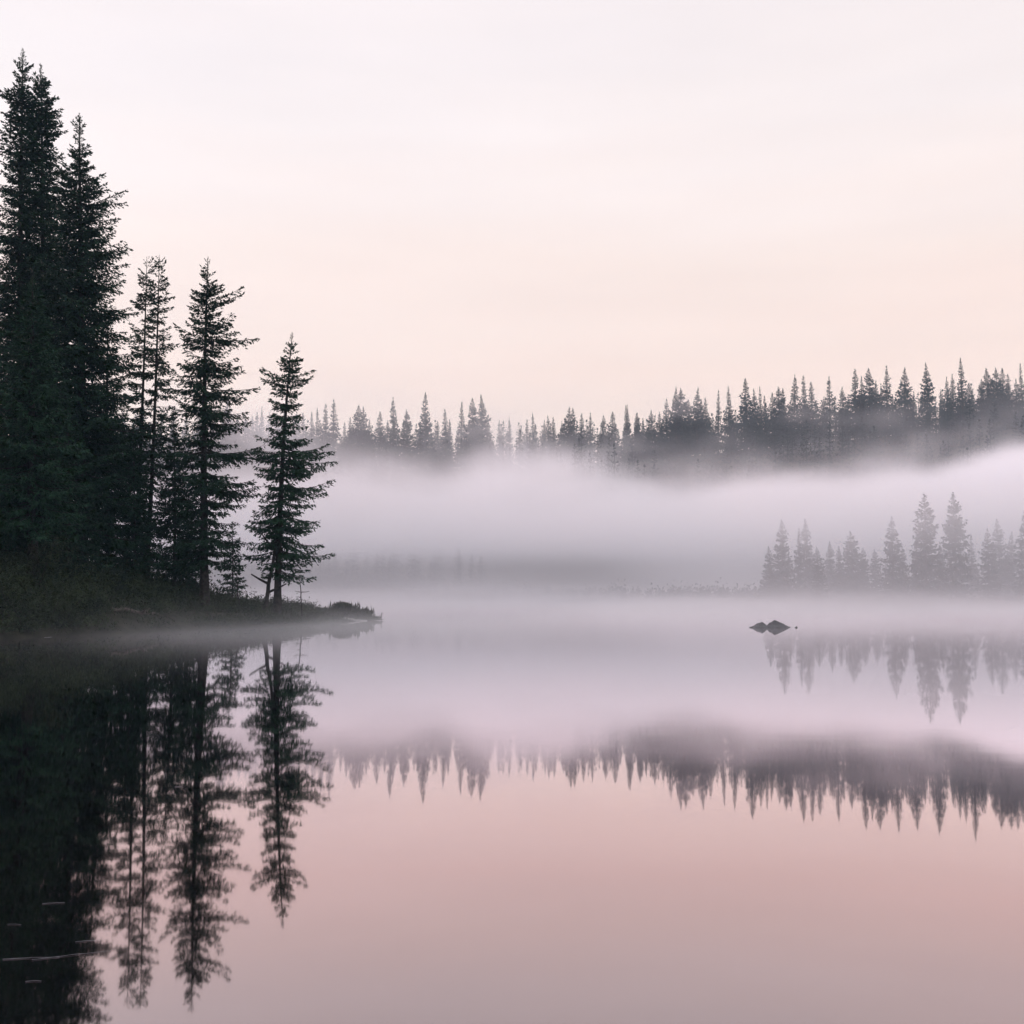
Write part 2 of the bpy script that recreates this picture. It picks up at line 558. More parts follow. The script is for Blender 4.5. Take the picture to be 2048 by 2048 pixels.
# the lone leaning tree at the end of the point
plant_hero(551, 60, 627, [(636, 3), (646, 6), (656, 11), (672, 14), (700, 22), (740, 52), (765, 46), (785, 28), (830, 38), (870, 52), (950, 48), (1000, 52), (1060, 50), (1110, 20)],
           [(636, 3), (646, 6), (656, 12), (668, 22), (700, 30), (740, 36), (762, 56), (785, 30), (830, 40), (850, 92), (880, 70), (918, 98), (950, 62), (1000, 76), (1050, 70), (1080, 82), (1112, 45)],
           11, "slightly leaning spruce standing alone near the tip of the wooded point", base_u=524, low_v=1085, group=GH,
           whorl=0.46, per=10, gap=0.08, layer=0.44, jit=0.28, sparse=([0, 0.2, 0.35, 0.6, 1], [0.6, 0.85, 1, 0.8, 0.7]), trunk_r=0.21, wide=1.25)
plant_hero(393, 58, 485, [(494, 3), (506, 7), (520, 12), (560, 26), (600, 36), (640, 52), (690, 58), (740, 52), (800, 55), (880, 78), (950, 82), (1020, 74), (1070, 60), (1100, 30)],
           [(494, 3), (506, 7), (520, 13), (560, 36), (590, 46), (628, 66), (665, 60), (705, 74), (745, 72), (780, 60), (830, 78), (900, 88), (950, 92), (1010, 84), (1060, 60), (1100, 30)],
           12, "tall dark spruce with level layered boughs, second from the tip of the point", base_u=386, low_v=1060, group=GH,
           whorl=0.50, per=10, gap=0.08, layer=0.44, jit=0.26, sparse=([0, 0.16, 0.3, 0.6, 1], [0.55, 0.9, 1, 0.85, 0.7]), trunk_r=0.25, wide=1.25)
plant_hero(300, 62, 480, [(490, 4), (505, 10), (530, 22), (570, 28), (620, 32), (680, 40), (760, 46), (850, 48), (950, 58), (1050, 50)],
           [(505, 14), (530, 22), (570, 26), (620, 22), (660, 34), (720, 44), (780, 36), (850, 44), (950, 46), (1050, 40)],
           13, "slender twin-stemmed spruce with see-through top beside the tall layered spruce", base_u=276, low_v=1060, group=GH,
           whorl=0.44, per=8, gap=0.12, layer=0.35, trunk_r=0.15, wide=1.15,
           stems=[(0.0, 0.0, 1.0), (-0.95, 0.5, 1.0)])
plant_hero(150, 57, 213, [(245, 10), (285, 13), (300, 22), (340, 45), (400, 60), (480, 75), (600, 80), (800, 105), (1000, 110)],
           [(245, 10), (285, 13), (300, 20), (335, 46), (384, 72), (430, 66), (470, 92), (520, 84), (600, 80), (660, 96), (740, 92), (800, 110), (1000, 112)],
           14, "tall dense spruce with a thin bare-looking spire, right of the twin-topped giants", low_v=1040, group=GH,
           whorl=0.35, per=10, gap=0.06, layer=0.48, jit=0.3, wide=1.1, trunk_r=0.38)
plant_hero(75, 61, 117, [(150, 9), (180, 20), (215, 32), (300, 40), (400, 52), (600, 70), (1000, 95)],
           [(150, 9), (180, 22), (212, 40), (250, 32), (300, 42), (380, 52), (500, 62), (700, 80), (1000, 95)],
           15, "very tall spruce, the lower tip of the twin-topped pair at the far left", low_v=1030, group=GH,
           whorl=0.37, per=10, gap=0.08, layer=0.5, jit=0.3, wide=1.14, trunk_r=0.30)
plant_hero(44, 59.5, 90, [(125, 9), (160, 20), (200, 40), (260, 46), (320, 44), (400, 55), (600, 75), (1000, 95)],
           [(125, 9), (160, 18), (200, 28), (300, 40), (400, 52), (600, 75), (1000, 95)],
           16, "tallest spruce in the picture, its tip at the upper left corner", low_v=1030, group=GH,
           whorl=0.37, per=10, gap=0.08, layer=0.5, jit=0.3, wide=1.14, trunk_r=0.32)
plant_hero(62, 50.5, 520, [(580, 22), (680, 55), (800, 95), (900, 120), (1000, 125)],
           [(580, 22), (680, 60), (800, 92), (860, 120), (930, 108), (1000, 100)],
           17, "broad dark spruce in front of the giants at the left edge", low_v=1010, group=GH,
           whorl=0.30, per=9, gap=0.06, trunk_r=0.28)
plant_hero(-40, 56, 330, [(500, 60), (800, 110), (1000, 120)], [(400, 25), (500, 55), (650, 80), (800, 100), (1000, 115)],
           18, "dark spruce cut off by the left edge behind the broad spruce", low_v=1040, group=GH,
           whorl=0.42, per=7, gap=0.08, step=0.15, trunk_r=0.36)
plant_hero(205, 60, 600, [(680, 30), (800, 60), (950, 85), (1060, 85)], [(680, 32), (760, 52), (850, 74), (950, 92), (1060, 95)],
           19, "half-height dark spruce tucked below the spired spruce and left of the twin stems", low_v=1070, group=GH,
           whorl=0.40, per=6, gap=0.12, trunk_r=0.2)
plant_hero(328, 60.5, 770, [(830, 20), (900, 40), (980, 52), (1080, 50)], [(830, 20), (900, 36), (980, 50), (1080, 48)],
           20, "small young spruce between the twin-stemmed and the layered spruce", low_v=1080, group=GH,
           whorl=0.34, per=8, gap=0.12, trunk_r=0.11)
plant_hero(130, 54, 760, [(850, 40), (950, 80), (1050, 90)], [(850, 40), (950, 78), (1050, 85)],
           22, "low dark spruce at the foot of the giants above the undergrowth", low_v=1080, group=GH,
           whorl=0.36, per=7, gap=0.1, trunk_r=0.16)
plant_hero(252, 58.5, 800, [(850, 18), (930, 42), (1000, 56), (1080, 66)], [(850, 18), (930, 40), (1000, 54), (1080, 62)],
           23, "small dark spruce on the bank just left of the twin stems", low_v=1100, group=GH, whorl=0.34, per=8, trunk_r=0.09)
plant_hero(352, 61.5, 930, [(970, 14), (1020, 32), (1090, 46)], [(970, 14), (1020, 30), (1090, 44)],
           24, "young spruce at the foot of the layered spruce, on its left", low_v=1108, group=GH, whorl=0.32, per=8, trunk_r=0.07)
plant_hero(438, 62.5, 985, [(1020, 14), (1060, 26), (1110, 34)], [(1020, 12), (1060, 24), (1110, 32)],
           25, "smallest young spruce, in the gap right of the layered spruce", low_v=1118, group=GH, whorl=0.32, per=7, gap=0.2, trunk_r=0.05)
# ----- ridge trees
def make_variant(seed, H, kind):
    """far spruce meshes of height H: spire, medium, broad"""
    w = {"spire": 0.115, "medium": 0.18, "broad": 0.24}[kind] * H
    rs = np.random.RandomState(seed)
    pl, pr = [], []
    for t in np.linspace(0.02, 0.96, 9):
        base = w * (1 - t) ** 0.88
        pl.append((t * H, base * rs.uniform(0.75, 1.2)))
        pr.append((t * H, base * rs.uniform(0.75, 1.2)))
    pl.append((H, 0.05)); pr.append((H, 0.05))
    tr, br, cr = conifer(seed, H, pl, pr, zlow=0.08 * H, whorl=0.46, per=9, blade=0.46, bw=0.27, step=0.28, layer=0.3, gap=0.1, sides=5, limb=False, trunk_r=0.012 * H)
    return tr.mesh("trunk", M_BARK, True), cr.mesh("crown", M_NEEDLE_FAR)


VARIANTS = {k: [make_variant(100 + 10 * a + b, 14.0, k) for b in range(4)] for a, k in enumerate(("spire", "medium", "broad"))}


def plant_far(tip, kind, rnd, label, group, H=14.0, name="spruce_tree"):
    x, y = tip.x, tip.y
    gz = float(ground_z(np.array([x]), np.array([y]))[0])
    h = tip.z - gz
    me_t, me_c = VARIANTS[kind][rnd.randrange(4)]
    root = link(name, None, loc=(x, y, gz - 0.15))
    s = (h + 0.15) / H
    sx = s * rnd.uniform(0.82, 1.22)
    sx = max(sx, 9.0 / H * 0.9) if H > 12 and h < 9 else sx
    root.scale = (sx, sx, s)
    root.rotation_euler = (R(rnd.uniform(-1.2, 1.2)), R(rnd.uniform(-1.2, 1.2)), rnd.uniform(0, 6.28))
    tag(root, label, "tree", group)
    link("trunk", me_t, root)
    link("crown", me_c, root)
    return root


S, Md, Bd = "spire", "medium", "broad"
C3 = [(-60, 310, Md), (-20, 320, Bd), (15, 318, S), (38, 300, S), (56, 276, S), (90, 300, Md), (130, 310, Md), (170, 300, Bd), (225, 300, Md), (262, 305, Md), (300, 300, S),
      (325, 280, S), (362, 260, Md), (405, 236, S), (455, 350, Md), (485, 325, Md), (520, 268, Bd), (550, 275, Bd), (580, 335, Md), (627, 300, Bd), (662, 340, Md),
      (697, 230, Md), (755, 288, Bd), (845, 208, Bd), (905, 345, Md), (945, 285, S), (964, 335, S), (1018, 250, S), (1073, 232, Bd), (1120, 216, Md), (1150, 330, Md),
      (1205, 340, S), (1252, 322, S), (1333, 335, Md), (1366, 305, S), (1418, 338, Md), (1440, 318, Md), (1465, 325, Md), (1505, 345, S), (1545, 276, Md), (1562, 282, Bd), (1603, 307, Md),
      (1643, 305, S), (1710, 315, Bd), (1747, 300, Bd), (1822, 266, S), (1865, 305, Md), (1900, 330, S)]
C4 = [(10, 270, S), (55, 305, Md), (86, 330, S), (127, 292, Bd), (165, 300, Md), (203, 236, Md), (243, 180, Md), (265, 186, Bd), (310, 242, Bd), (348, 182, Md), (366, 236, Md), (390, 232, Md),
      (448, 195, S), (503, 178, Md), (583, 138, Bd), (628, 190, Md), (658, 178, S), (675, 222, S), (710, 208, Bd), (742, 178, Bd), (770, 186, Bd), (815, 120, Md), (868, 124, Md), (905, 156, Md),
      (960, 225, Md), (985, 128, S), (1050, 180, Bd), (1117, 92, Md), (1143, 130, S), (1176, 90, Bd), (1210, 150, Md), (1242, 165, S), (1263, 78, S), (1290, 215, Md), (1355, 88, Md), (1396, 200, Md), (1453, 65, Md),
      (1530, 190, Md), (1555, 132, Md), (1583, 118, Md), (1630, 40, S), (1665, 160, Bd), (1725, 142, Bd), (1753, 86, Md), (1803, 86, Bd), (1829, 90, Bd), (1857, 118, Md), (1895, 140, Md), (1917, 66, S), (1955, 100, Md), (1990, 110, Bd), (2030, 90, Md)]
sky_pts = [((500 + x / 2.415) / 1.06, (700 + y / 2.415) / 1.06, k) for x, y, k in C3] + [((1250 + x / 2.421) / 1.06, (700 + y / 2.421) / 1.06, k) for x, y, k in C4]
rnd = random.Random(5)
# crowns seen in the gaps of the near trees
for u in range(232, 440, 24):
    sky_pts.append((u + rnd.uniform(-6, 6), 768 + rnd.uniform(-14, 14), rnd.choice([S, Md, Bd])))
sky_pts.sort()
LOOK = {S: "thin pointed", Md: "slim conical", Bd: "broad full"}
ORD = lambda n: f"{n}{'th' if 10 <= n % 100 <= 20 else {1: 'st', 2: 'nd', 3: 'rd'}.get(n % 10, 'th')}"
F_U, ROCK_U = 551, 1447
sec_count = {}
for (u, v, k) in sky_pts:
    d = RIDGE_Y + rnd.uniform(-7, 5)
    tip = at(u, v, d)
    hgt = "tall" if v < (757 if u < 1100 else 757 - (u - 1100) * 0.075) else "lower"
    if u < 440:
        sec_count[9] = sec_count.get(9, 0) + 1
        lab, grp = f"hazy ridge spruce glimpsed between the near trunks, {ORD(sec_count[9])} counted from the left", "ridge spruces behind the near trees"
    else:
        if u < 590: sec, txt = 0, "right of the layered spruce"
        elif u < 1180: sec, txt = 1, "right of the leaning lone spruce"
        elif u < 1447: sec, txt = 2, "from mid-lake towards the rocks"
        else: sec, txt = 3, "rightwards from above the rocks"
        sec_count[sec] = sec_count.get(sec, 0) + 1
        lab = f"{hgt} {LOOK[k]} ridge spruce, {ORD(sec_count[sec])} on skyline {txt}"
        grp = "spruces along the ridge skyline"
    plant_far(tip, k, rnd, lab, grp)

# ----- misty trees on the right-hand shore
N4 = [(700, 950, Md), (757, 820, Md), (838, 862, S), (880, 815, Md), (935, 955, Md), (990, 925, Md), (1040, 950, Md), (1090, 875, Bd), (1150, 955, Bd), (1205, 965, Md), (1295, 805, Md), (1345, 950, Md),
      (1400, 900, S), (1450, 695, Bd), (1520, 930, Md), (1590, 688, Bd), (1680, 890, S), (1748, 866, Md), (1810, 818, Md), (1865, 880, Md), (1930, 775, Md), (1990, 760, Bd), (2050, 800, Md)]


def make_shore_variant(seed, H, kind):
    w = {"spire": 0.12, "medium": 0.19, "broad": 0.235}[kind] * H
    rs = np.random.RandomState(seed)
    pl, pr = [], []
    for t in np.linspace(0.02, 0.96, 10):
        base = w * (1 - t) ** 0.8
        pl.append((t * H, base * rs.uniform(0.8, 1.15))); pr.append((t * H, base * rs.uniform(0.8, 1.15)))
    pl.append((H, 0.03)); pr.append((H, 0.03))
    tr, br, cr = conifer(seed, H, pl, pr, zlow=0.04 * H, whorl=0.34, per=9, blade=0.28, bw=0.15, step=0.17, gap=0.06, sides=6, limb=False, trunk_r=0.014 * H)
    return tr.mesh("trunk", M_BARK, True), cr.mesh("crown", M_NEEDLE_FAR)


FAR_VARIANTS = VARIANTS
VARIANTS = {k: [make_shore_variant(300 + 10 * a + b, 10.0, k) for b in range(2)] * 2 for a, k in enumerate((S, Md, Bd))}
n = 0
SH = {757: "misty shore spruce, tall one at the shadowy row's open-water end", 1450: "tall misty shore spruce, the left of the two tallest side by side",
      1590: "tall misty shore spruce, the right of the two tallest side by side", 1295: "pointed misty shore spruce just left of the two tallest ones",
      880: "misty shore spruce with smaller companion, above the rocks' right side", 1090: "broad misty shore spruce alone midway between rocks and the tallest pair",
      1930: "tall misty shore spruce at the very right edge of the picture"}
for x, y, k in N4:
    u, v = (1250 + x / 2.421) / 1.06, (700 + y / 2.421) / 1.06
    n += 1
    d = 109 + rnd.uniform(-1.5, 5) if x not in (1450, 1590) else 108
    plant_far(at(u, v, d), k, rnd, SH.get(x, f"misty grey shore spruce, {ORD(n)} of the shadowy row counted from open water"), "misty spruces on the right shore", H=10.0)

# ----- woods that read as one mass
def mass(name, pts, seed, mat, label, whorl=1.1, blade=0.9, bw=0.42, step=0.9):
    g_ = Geo()
    rs = np.random.RandomState(seed)
    protos = []
    for b in range(5):
        H = 12.0
        w = rs.uniform(0.14, 0.2) * H
        pr = [(t * H, w * (1 - t) ** 0.75 * rs.uniform(0.8, 1.15)) for t in np.linspace(0.02, 0.96, 7)] + [(H, 0.05)]
        tr, br, cr = conifer(seed + b, H, pr, pr, zlow=0.06 * H, whorl=whorl, per=6, blade=blade, bw=bw, step=step, gap=0.05, sides=4, limb=False)
        tr.v += cr.v; off = tr.n
        V_ = np.concatenate(tr.v); F_ = np.concatenate(tr.f + [f + off for f in cr.f])
        protos.append((V_, F_))
    for (x, y, h) in pts:
        V_, F_ = protos[rs.randint(5)]
        a = rs.uniform(0, 6.28); s = h / 12.0
        c_, s_ = math.cos(a), math.sin(a)
        W = V_ * [max(s, 0.62), max(s, 0.62), s]
        W = np.stack([W[:, 0] * c_ - W[:, 1] * s_, W[:, 0] * s_ + W[:, 1] * c_, W[:, 2]], 1)
        W += [x, y, float(ground_z(np.array([x]), np.array([y]))[0]) - 0.1]
        g_.add(W, F_)
    o = link(name, g_.mesh(name, mat))
    tag(o, label, kind="stuff")
    return o


rs = np.random.RandomState(77)
pts = []
for xx in np.arange(-120, 165, 2.9):
    for yy in (243, 250, 257):
        pts.append((xx + rs.uniform(-1.5, 1.5), yy + rs.uniform(-3, 3), rs.uniform(8, 12.5)))
for yy in np.arange(200, 240, 6.0):
    for xx in np.arange(-125, 165, 5.0):
        pts.append((xx + rs.uniform(-2, 2), yy + rs.uniform(-3, 3), rs.uniform(8, 12.5)))
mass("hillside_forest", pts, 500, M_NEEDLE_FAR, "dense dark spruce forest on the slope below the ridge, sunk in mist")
pts = []
for xx in np.arange(-95, -4, 3.2):
    yb = np.interp(xx, [-100, -90, -60, -20, 4, 16, 29], [118, 142, 158, 156, 149, 131, 110])
    for r_ in range(3):
        pts.append((xx + rs.uniform(-1, 1), yb + 2 + r_ * 4 + rs.uniform(-1, 1), rs.uniform(4.5, 6.5) if xx < -5 else rs.uniform(2.8, 4.0)))
for xx in np.arange(28, 120, 1.6):
    pts.append((xx + rs.uniform(-1, 1), 112 + rs.uniform(-1.5, 9), rs.uniform(2.6, 4.6)))
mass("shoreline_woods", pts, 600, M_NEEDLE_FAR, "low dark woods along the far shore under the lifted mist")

U = Geo()
for xx in np.arange(-60, 32, 0.6):
    yb = np.interp(xx, [-60, -30, -20, 4, 16, 29], [159, 158, 157, 150, 132, 111])
    x_, y_ = xx + rs.uniform(-0.5, 0.5), yb + rs.uniform(0, 4)
    big = rs.uniform(0.35, 0.75) * (1.0 if xx < -4 else 0.7)
    m = 150
    q_ = rs.normal(size=(m, 3)) * [0.7 * big, 0.7 * big, 1.25 * big]
    q_[:, 2] = np.abs(q_[:, 2]) + 0.1
    D_ = rs.uniform(-1, 1, (m, 3)); D_[:, 2] = rs.uniform(-0.2, 1.2, m)
    D_ *= (rs.uniform(0.22, 0.5, m) / np.linalg.norm(D_, axis=1))[:, None]
    U.blades(q_ + [x_, y_, max(0.0, float(ground_z(np.array([x_]), np.array([y_]))[0]))], D_, rs.uniform(0.14, 0.28, m), rs.uniform(-1, 1, (m, 3)))
tag(link("shoreline_undergrowth", U.mesh("shoreline_undergrowth", M_NEEDLE_FAR)), "dark brush lining the far shore at the water's edge", kind="stuff")
pts = []
for k in range(46):  # woods out of view, added to keep the low sun off the bank
    yy = rs.uniform(30, 96)
    pts.append((-0.5 * yy - 4.5 - rs.uniform(0, 26), yy, rs.uniform(13, 23)))
mass("bank_forest", pts, 700, M_NEEDLE, "unseen dark spruce woods going on beyond the left border, shading the near bank", whorl=1.0, blade=0.9, bw=0.42, step=0.8)

# ------------------------------------------------------------------ the near bank
def leaf_blob(seed, rx, ry, rz, n, leaf, up=0.6):
    up = 2.2 if leaf > 0.14 else up
    rs = np.random.RandomState(seed)
    g_ = Geo()
    # several overlapping lobes
    lob = [(rs.uniform(-0.55, 0.55) * rx, rs.uniform(-0.55, 0.55) * ry, rs.uniform(0.25, 0.75) * rz, rs.uniform(0.35, 0.6)) for _ in range(9)]
    P = []
    for (lx, ly, lz, lr) in lob:
        m = n // len(lob)
        q_ = rs.normal(size=(m, 3)); q_ /= np.linalg.norm(q_, axis=1)[:, None]
        q_ *= rs.uniform(0.5, 1.05, (m, 1))
        P.append(np.stack([lx + q_[:, 0] * rx * lr, ly + q_[:, 1] * ry * lr, np.maximum(0.02, lz + q_[:, 2] * rz * lr * 0.8)], 1))
    P = np.concatenate(P)
    D = rs.uniform(-1, 1, P.shape); D[:, 2] = rs.uniform(-0.3, 1.0, len(P)) * up * 1.6
    D *= (leaf * rs.uniform(0.6, 1.4, len(P)) / np.linalg.norm(D, axis=1))[:, None]
    g_.blades(P, D, leaf * rs.uniform(0.25, 0.5, len(P)), rs.uniform(-1, 1, P.shape))
    if leaf > 0.14:
        k = 70
        P2 = np.stack([rs.uniform(-1, 1, k) * rx, rs.uniform(-0.8, 0.8, k) * ry, rs.uniform(0.15, 0.75, k) * rz], 1)
        D2 = np.stack([rs.uniform(-0.12, 0.12, k), rs.uniform(-0.12, 0.12, k), rs.uniform(0.28, 0.62, k)], 1)
        g_.blades(P2, D2, rs.uniform(0.05, 0.11, k), rs.uniform(-1, 1, (k, 3)))
    st = Geo()
    for k in range(9):
        e = P[rs.randint(len(P))]
        b0 = np.array([rs.uniform(-0.2, 0.2) * rx, rs.uniform(-0.2, 0.2) * ry, -0.1])
        t = np.linspace(0, 1, 5)[:, None]
        st.tube(b0 + (e - b0) * t + np.array([0, 0, 0.12]) * np.sin(t * 3.14), np.linspace(0.022, 0.006, 5), 4)
    return g_, st


def shrub(u, d, rx, ry, rz, seed, label, n=2200, leaf=0.11, mat=None, dz=0.0):
    x = at(u, 1130, d).x
    gz = float(ground_z(np.array([x]), np.array([d]))[0])
    g_, st = leaf_blob(seed, rx, ry, rz, n, leaf)
    root = link("shrub", None, loc=(x, d, max(gz, 0) - 0.05 + dz))
    tag(root, label, "shrub", "shrubs on the near bank")
    link("stems", st.mesh("stems", M_BARK), root)
    link("leaves", g_.mesh("leaves", mat or M_LEAF), root)
    return root


shrub(25, 44.4, 2.0, 1.6, 2.6, 31, "large dark leafy shrub at the water's edge on the left border", 4200)
shrub(105, 46.0, 1.8, 1.5, 2.1, 32, "rounded dark shrub at the shore, second from the left border", 3600)
shrub(170, 48.2, 1.2, 1.1, 1.3, 33, "low dark shrub at the shore beside the bare eroded bank", 2200)
shrub(60, 49.5, 2.2, 1.6, 2.6, 34, "dark shrub higher on the bank, under the broad spruce", 3600)
shrub(225, 55.0, 1.4, 1.1, 1.5, 35, "dim shrub on the slope below the half-height spruce", 2400)
shrub(300, 57.0, 1.2, 1.0, 0.9, 36, "low shrub on the slope at the foot of the twin stems", 1700)
shrub(648, 66.2, 1.05, 0.8, 0.62, 37, "small dense bush at the very tip of the point", 1700, 0.24)
shrub(683, 66.4, 0.75, 0.6, 0.5, 38, "smaller bush next to the dead stick at the point's end", 1000, 0.24)
shrub(590, 62.0, 0.8, 0.6, 0.35, 39, "knee-high bush just right of the leaning spruce's foot", 900, 0.09)

# grass and low growth on the bank: uncountable
rs = np.random.RandomState(9)
n = 60000
gx_ = rs.uniform(-32, -7.5, n); gy_ = rs.uniform(38, 82, n)
dd = lake_dist(gx_, gy_)
keep = (dd > 0.08) & (rs.rand(n) < np.where(dd < 3.5, 1.0, 0.45))
# bare eroded patch at the water
bare = (gx_ > -19.6) & (gx_ < -15.6) & (dd < 2.4)
keep &= ~(bare & (rs.rand(n) < 0.8))
gx_, gy_ = gx_[keep], gy_[keep]
gz_ = ground_z(gx_, gy_)
m = len(gx_)
hgt = rs.uniform(0.10, 0.36, m) * (1 + 0.5 * noise2(gx_, gy_, 8))
D = np.stack([rs.uniform(-0.5, 0.5, m) * hgt, rs.uniform(-0.5, 0.5, m) * hgt, hgt], 1)
G = Geo()
G.blades(np.stack([gx_, gy_, gz_ - 0.02], 1), D, rs.uniform(0.02, 0.05, m), rs.uniform(-1, 1, (m, 3)))
tag(link("bank_grass", G.mesh("bank_grass", M_GRASS)), "short grass and low plants covering the near bank", kind="stuff")


# ferns and low brush under the trees: one mass
rs = np.random.RandomState(19)
U = Geo()
cx_ = np.concatenate([rs.uniform(-34, -15.5, 420), rs.uniform(-16, -9.5, 70)]); cy_ = np.concatenate([rs.uniform(40, 66, 420), rs.uniform(55, 70, 70)])
sl = LAKE[25:32]
k_ = rs.uniform(0, len(sl) - 1.001, 150)
i_ = k_.astype(int); f_ = (k_ - i_)[:, None]
sp = sl[i_] * (1 - f_) + sl[i_ + 1] * f_ + rs.uniform(-0.9, 0.3, (150, 1)) * [0.85, -0.5]
cx_ = np.concatenate([cx_, sp[:, 0]]); cy_ = np.concatenate([cy_, sp[:, 1]])
dd = lake_dist(cx_, cy_)
for x_, y_, d_ in zip(cx_, cy_, dd):
    if d_ < 0.12: continue
    bare = -19.6 < x_ < -15.4 and d_ < 2.2
    if bare and rs.rand() < 0.75: continue
    big = np.interp(x_, [-34, -22, -17, -12], [2.6, 2.2, 1.2, 0.42]) * rs.uniform(0.5, 1.15) * (0.45 + 0.55 * min(1, d_ / 1.6))
    m = int(110 * big) + 40
    q_ = rs.normal(size=(m, 3)) * [0.42 * big + 0.1, 0.42 * big + 0.1, 0.30 * big]
    q_[:, 2] = np.abs(q_[:, 2]) + 0.03
    z_ = float(ground_z(np.array([x_]), np.array([y_]))[0])
    D_ = rs.uniform(-1, 1, (m, 3)); D_[:, 2] = rs.uniform(-0.2, 1.2, m)
    D_ *= (rs.uniform(0.10, 0.24, m) / np.linalg.norm(D_, axis=1))[:, None]
    U.blades(q_ + [x_, y_, z_], D_, rs.uniform(0.03, 0.075, m), rs.uniform(-1, 1, (m, 3)))
tag(link("bank_undergrowth", U.mesh("bank_undergrowth", M_LEAF)), "tangled ferns and low brush covering the wooded bank", kind="stuff")


# rocks
def rock(name, x, y, w, dpt, h, seed, label, group=None, peak=0.0):
    """faceted boulder: lower envelope of tilted planes over a rough oval, foot under water"""
    rs = np.random.RandomState(seed)
    nr, na = 9, 30
    ang = np.linspace(0, 2 * np.pi, na, endpoint=False)
    wob = 1 + 0.10 * np.sin(2 * ang + seed) + 0.07 * np.sin(5 * ang + 2 * seed) + rs.uniform(-0.04, 0.04, na)
    px_, py_ = peak * w, 0.0
    pl = []
    for k in range(7):
        a_ = k * 2 * np.pi / 7 + rs.uniform(-0.3, 0.3)
        reach = np.hypot(np.cos(a_) * (w / 2 - px_ * np.sign(np.cos(a_))), np.sin(a_) * dpt / 2)
        pl.append((np.cos(a_), np.sin(a_), h * rs.uniform(1.0, 1.15), h * rs.uniform(0.95, 1.2) / reach))
    V_, F_ = [(px_, py_, h)], []
    for r_ in range(1, nr + 1):
        t = r_ / nr
        for k in range(na):
            X_ = px_ * (1 - t) + np.cos(ang[k]) * w / 2 * 1.15 * wob[k] * t
            Y_ = np.sin(ang[k]) * dpt / 2 * 1.15 * wob[k] * t
            z_ = min([h * 0.9] + [h0 - sl * ((X_ - px_) * c0 + (Y_ - py_) * s0) for c0, s0, h0, sl in pl])
            z_ += 0.09 * h * (np.sin(X_ * 17 + seed) * np.sin(Y_ * 15 + 1) + 0.5 * np.sin(X_ * 41 + 2 * seed)) * min(1.0, 2.5 * t)
            V_.append((X_, Y_, max(z_, -0.25) if r_ < nr else -0.3))
    quads = []
    for k in range(na):
        k2 = (k + 1) % na
        quads.append((0, 1 + k, 1 + k2, 1 + k2))
        for r_ in range(nr - 1):
            i0 = 1 + r_ * na
            quads.append((i0 + k, i0 + na + k, i0 + na + k2, i0 + k2))
    me = bpy.data.meshes.new(name)
    me.from_pydata(V_, [], [q_[:3] if q_[2] == q_[3] else q_ for q_ in quads])
    me.update()
    me.materials.append(M_ROCK)
    o = link(name, me, loc=(x, y, 0.0))
    tag(o, label, "rock", group)
    return o


RK = "rocks breaking the lake surface"
rock("rock", at(1431, 1184, 54.6).x, 54.6, 0.95, 0.7, 0.31, 3, "smaller wedge-shaped rock in the open water, left of the pair", group=RK, peak=0.2)
rock("rock", at(1465, 1184, 54.7).x, 54.7, 1.42, 0.8, 0.40, 8, "larger peaked rock in the open water, right of the pair", group=RK, peak=-0.08)
rock("rock", at(1502, 1184, 54.4).x, 54.4, 0.17, 0.15, 0.08, 7, "tiny stone tip just right of the two lake rocks", group=RK, peak=0.2)

# dead stems beside the lone spruce
def stick(name, P, r0, r1, mat, label, cat, twigs=0, seed=0, group=None, sides=6):
    P = np.array(P, float)
    g_ = Geo()
    t = np.linspace(0, 1, 9)
    seg = np.linspace(0, 1, len(P))
    C = np.stack([np.interp(t, seg, P[:, k]) for k in range(3)], 1)
    rs = np.random.RandomState(seed)
    C[1:-1] += rs.uniform(-1, 1, (7, 3)) * r0 * 0.5
    g_.tube(C - C[0], np.linspace(r0, r1, 9), sides)
    me = g_.mesh("stem", mat, True)
    if not twigs:
        o = link(name, me, loc=tuple(C[0]))
        tag(o, label, cat, group)
        return o
    root = link(name, None, loc=tuple(C[0]))
    tag(root, label, cat, group)
    link("stem", me, root)
    for k in range(twigs):
        i = rs.randint(2, 8)
        b0 = C[i] - C[0]
        L = np.linalg.norm(C[-1] - C[0])
        dr = rs.uniform(-1, 1, 3); dr[2] = rs.uniform(-0.1, 0.8); dr *= rs.uniform(0.12, 0.3) * L / np.linalg.norm(dr)
        h_ = Geo()
        h_.tube(np.array([b0, b0 + dr * 0.5 + [0, 0, -0.02], b0 + dr]), [r1 * 1.4, r1, r1 * 0.6], 4)
        link("twig", h_.mesh("twig", mat), root)
    return root


def gpt(u, d, dz=0.0):
    x = at(u, 1130, d).x
    z = float(ground_z(np.array([x]), np.array([d]))[0])
    return np.array([x, d, z + dz])


b0 = gpt(498, 59.3, -0.1); e0 = np.array(at(524, 1000, 59.6))
stick("dead_tree", [b0, (b0 + e0) / 2 + [0.05, 0, 0], e0], 0.14, 0.06, M_BARK, "thin bare leaning trunk left of the lone spruce's foot", "dead tree", 5, 3)
b0 = gpt(570, 60.5, -0.1); e0 = np.array(at(566, 1085, 60.5))
stick("dead_sapling", [b0, e0], 0.05, 0.015, M_BARK, "thin bare sapling right of the lone spruce's foot", "sapling", 6, 4)
b0 = gpt(452, 59.5, -0.1); e0 = np.array(at(447, 1095, 59.5))
stick("dead_sapling", [b0, e0], 0.05, 0.015, M_BARK, "short bare sapling between the layered spruce and the lone spruce", "sapling", 3, 5)
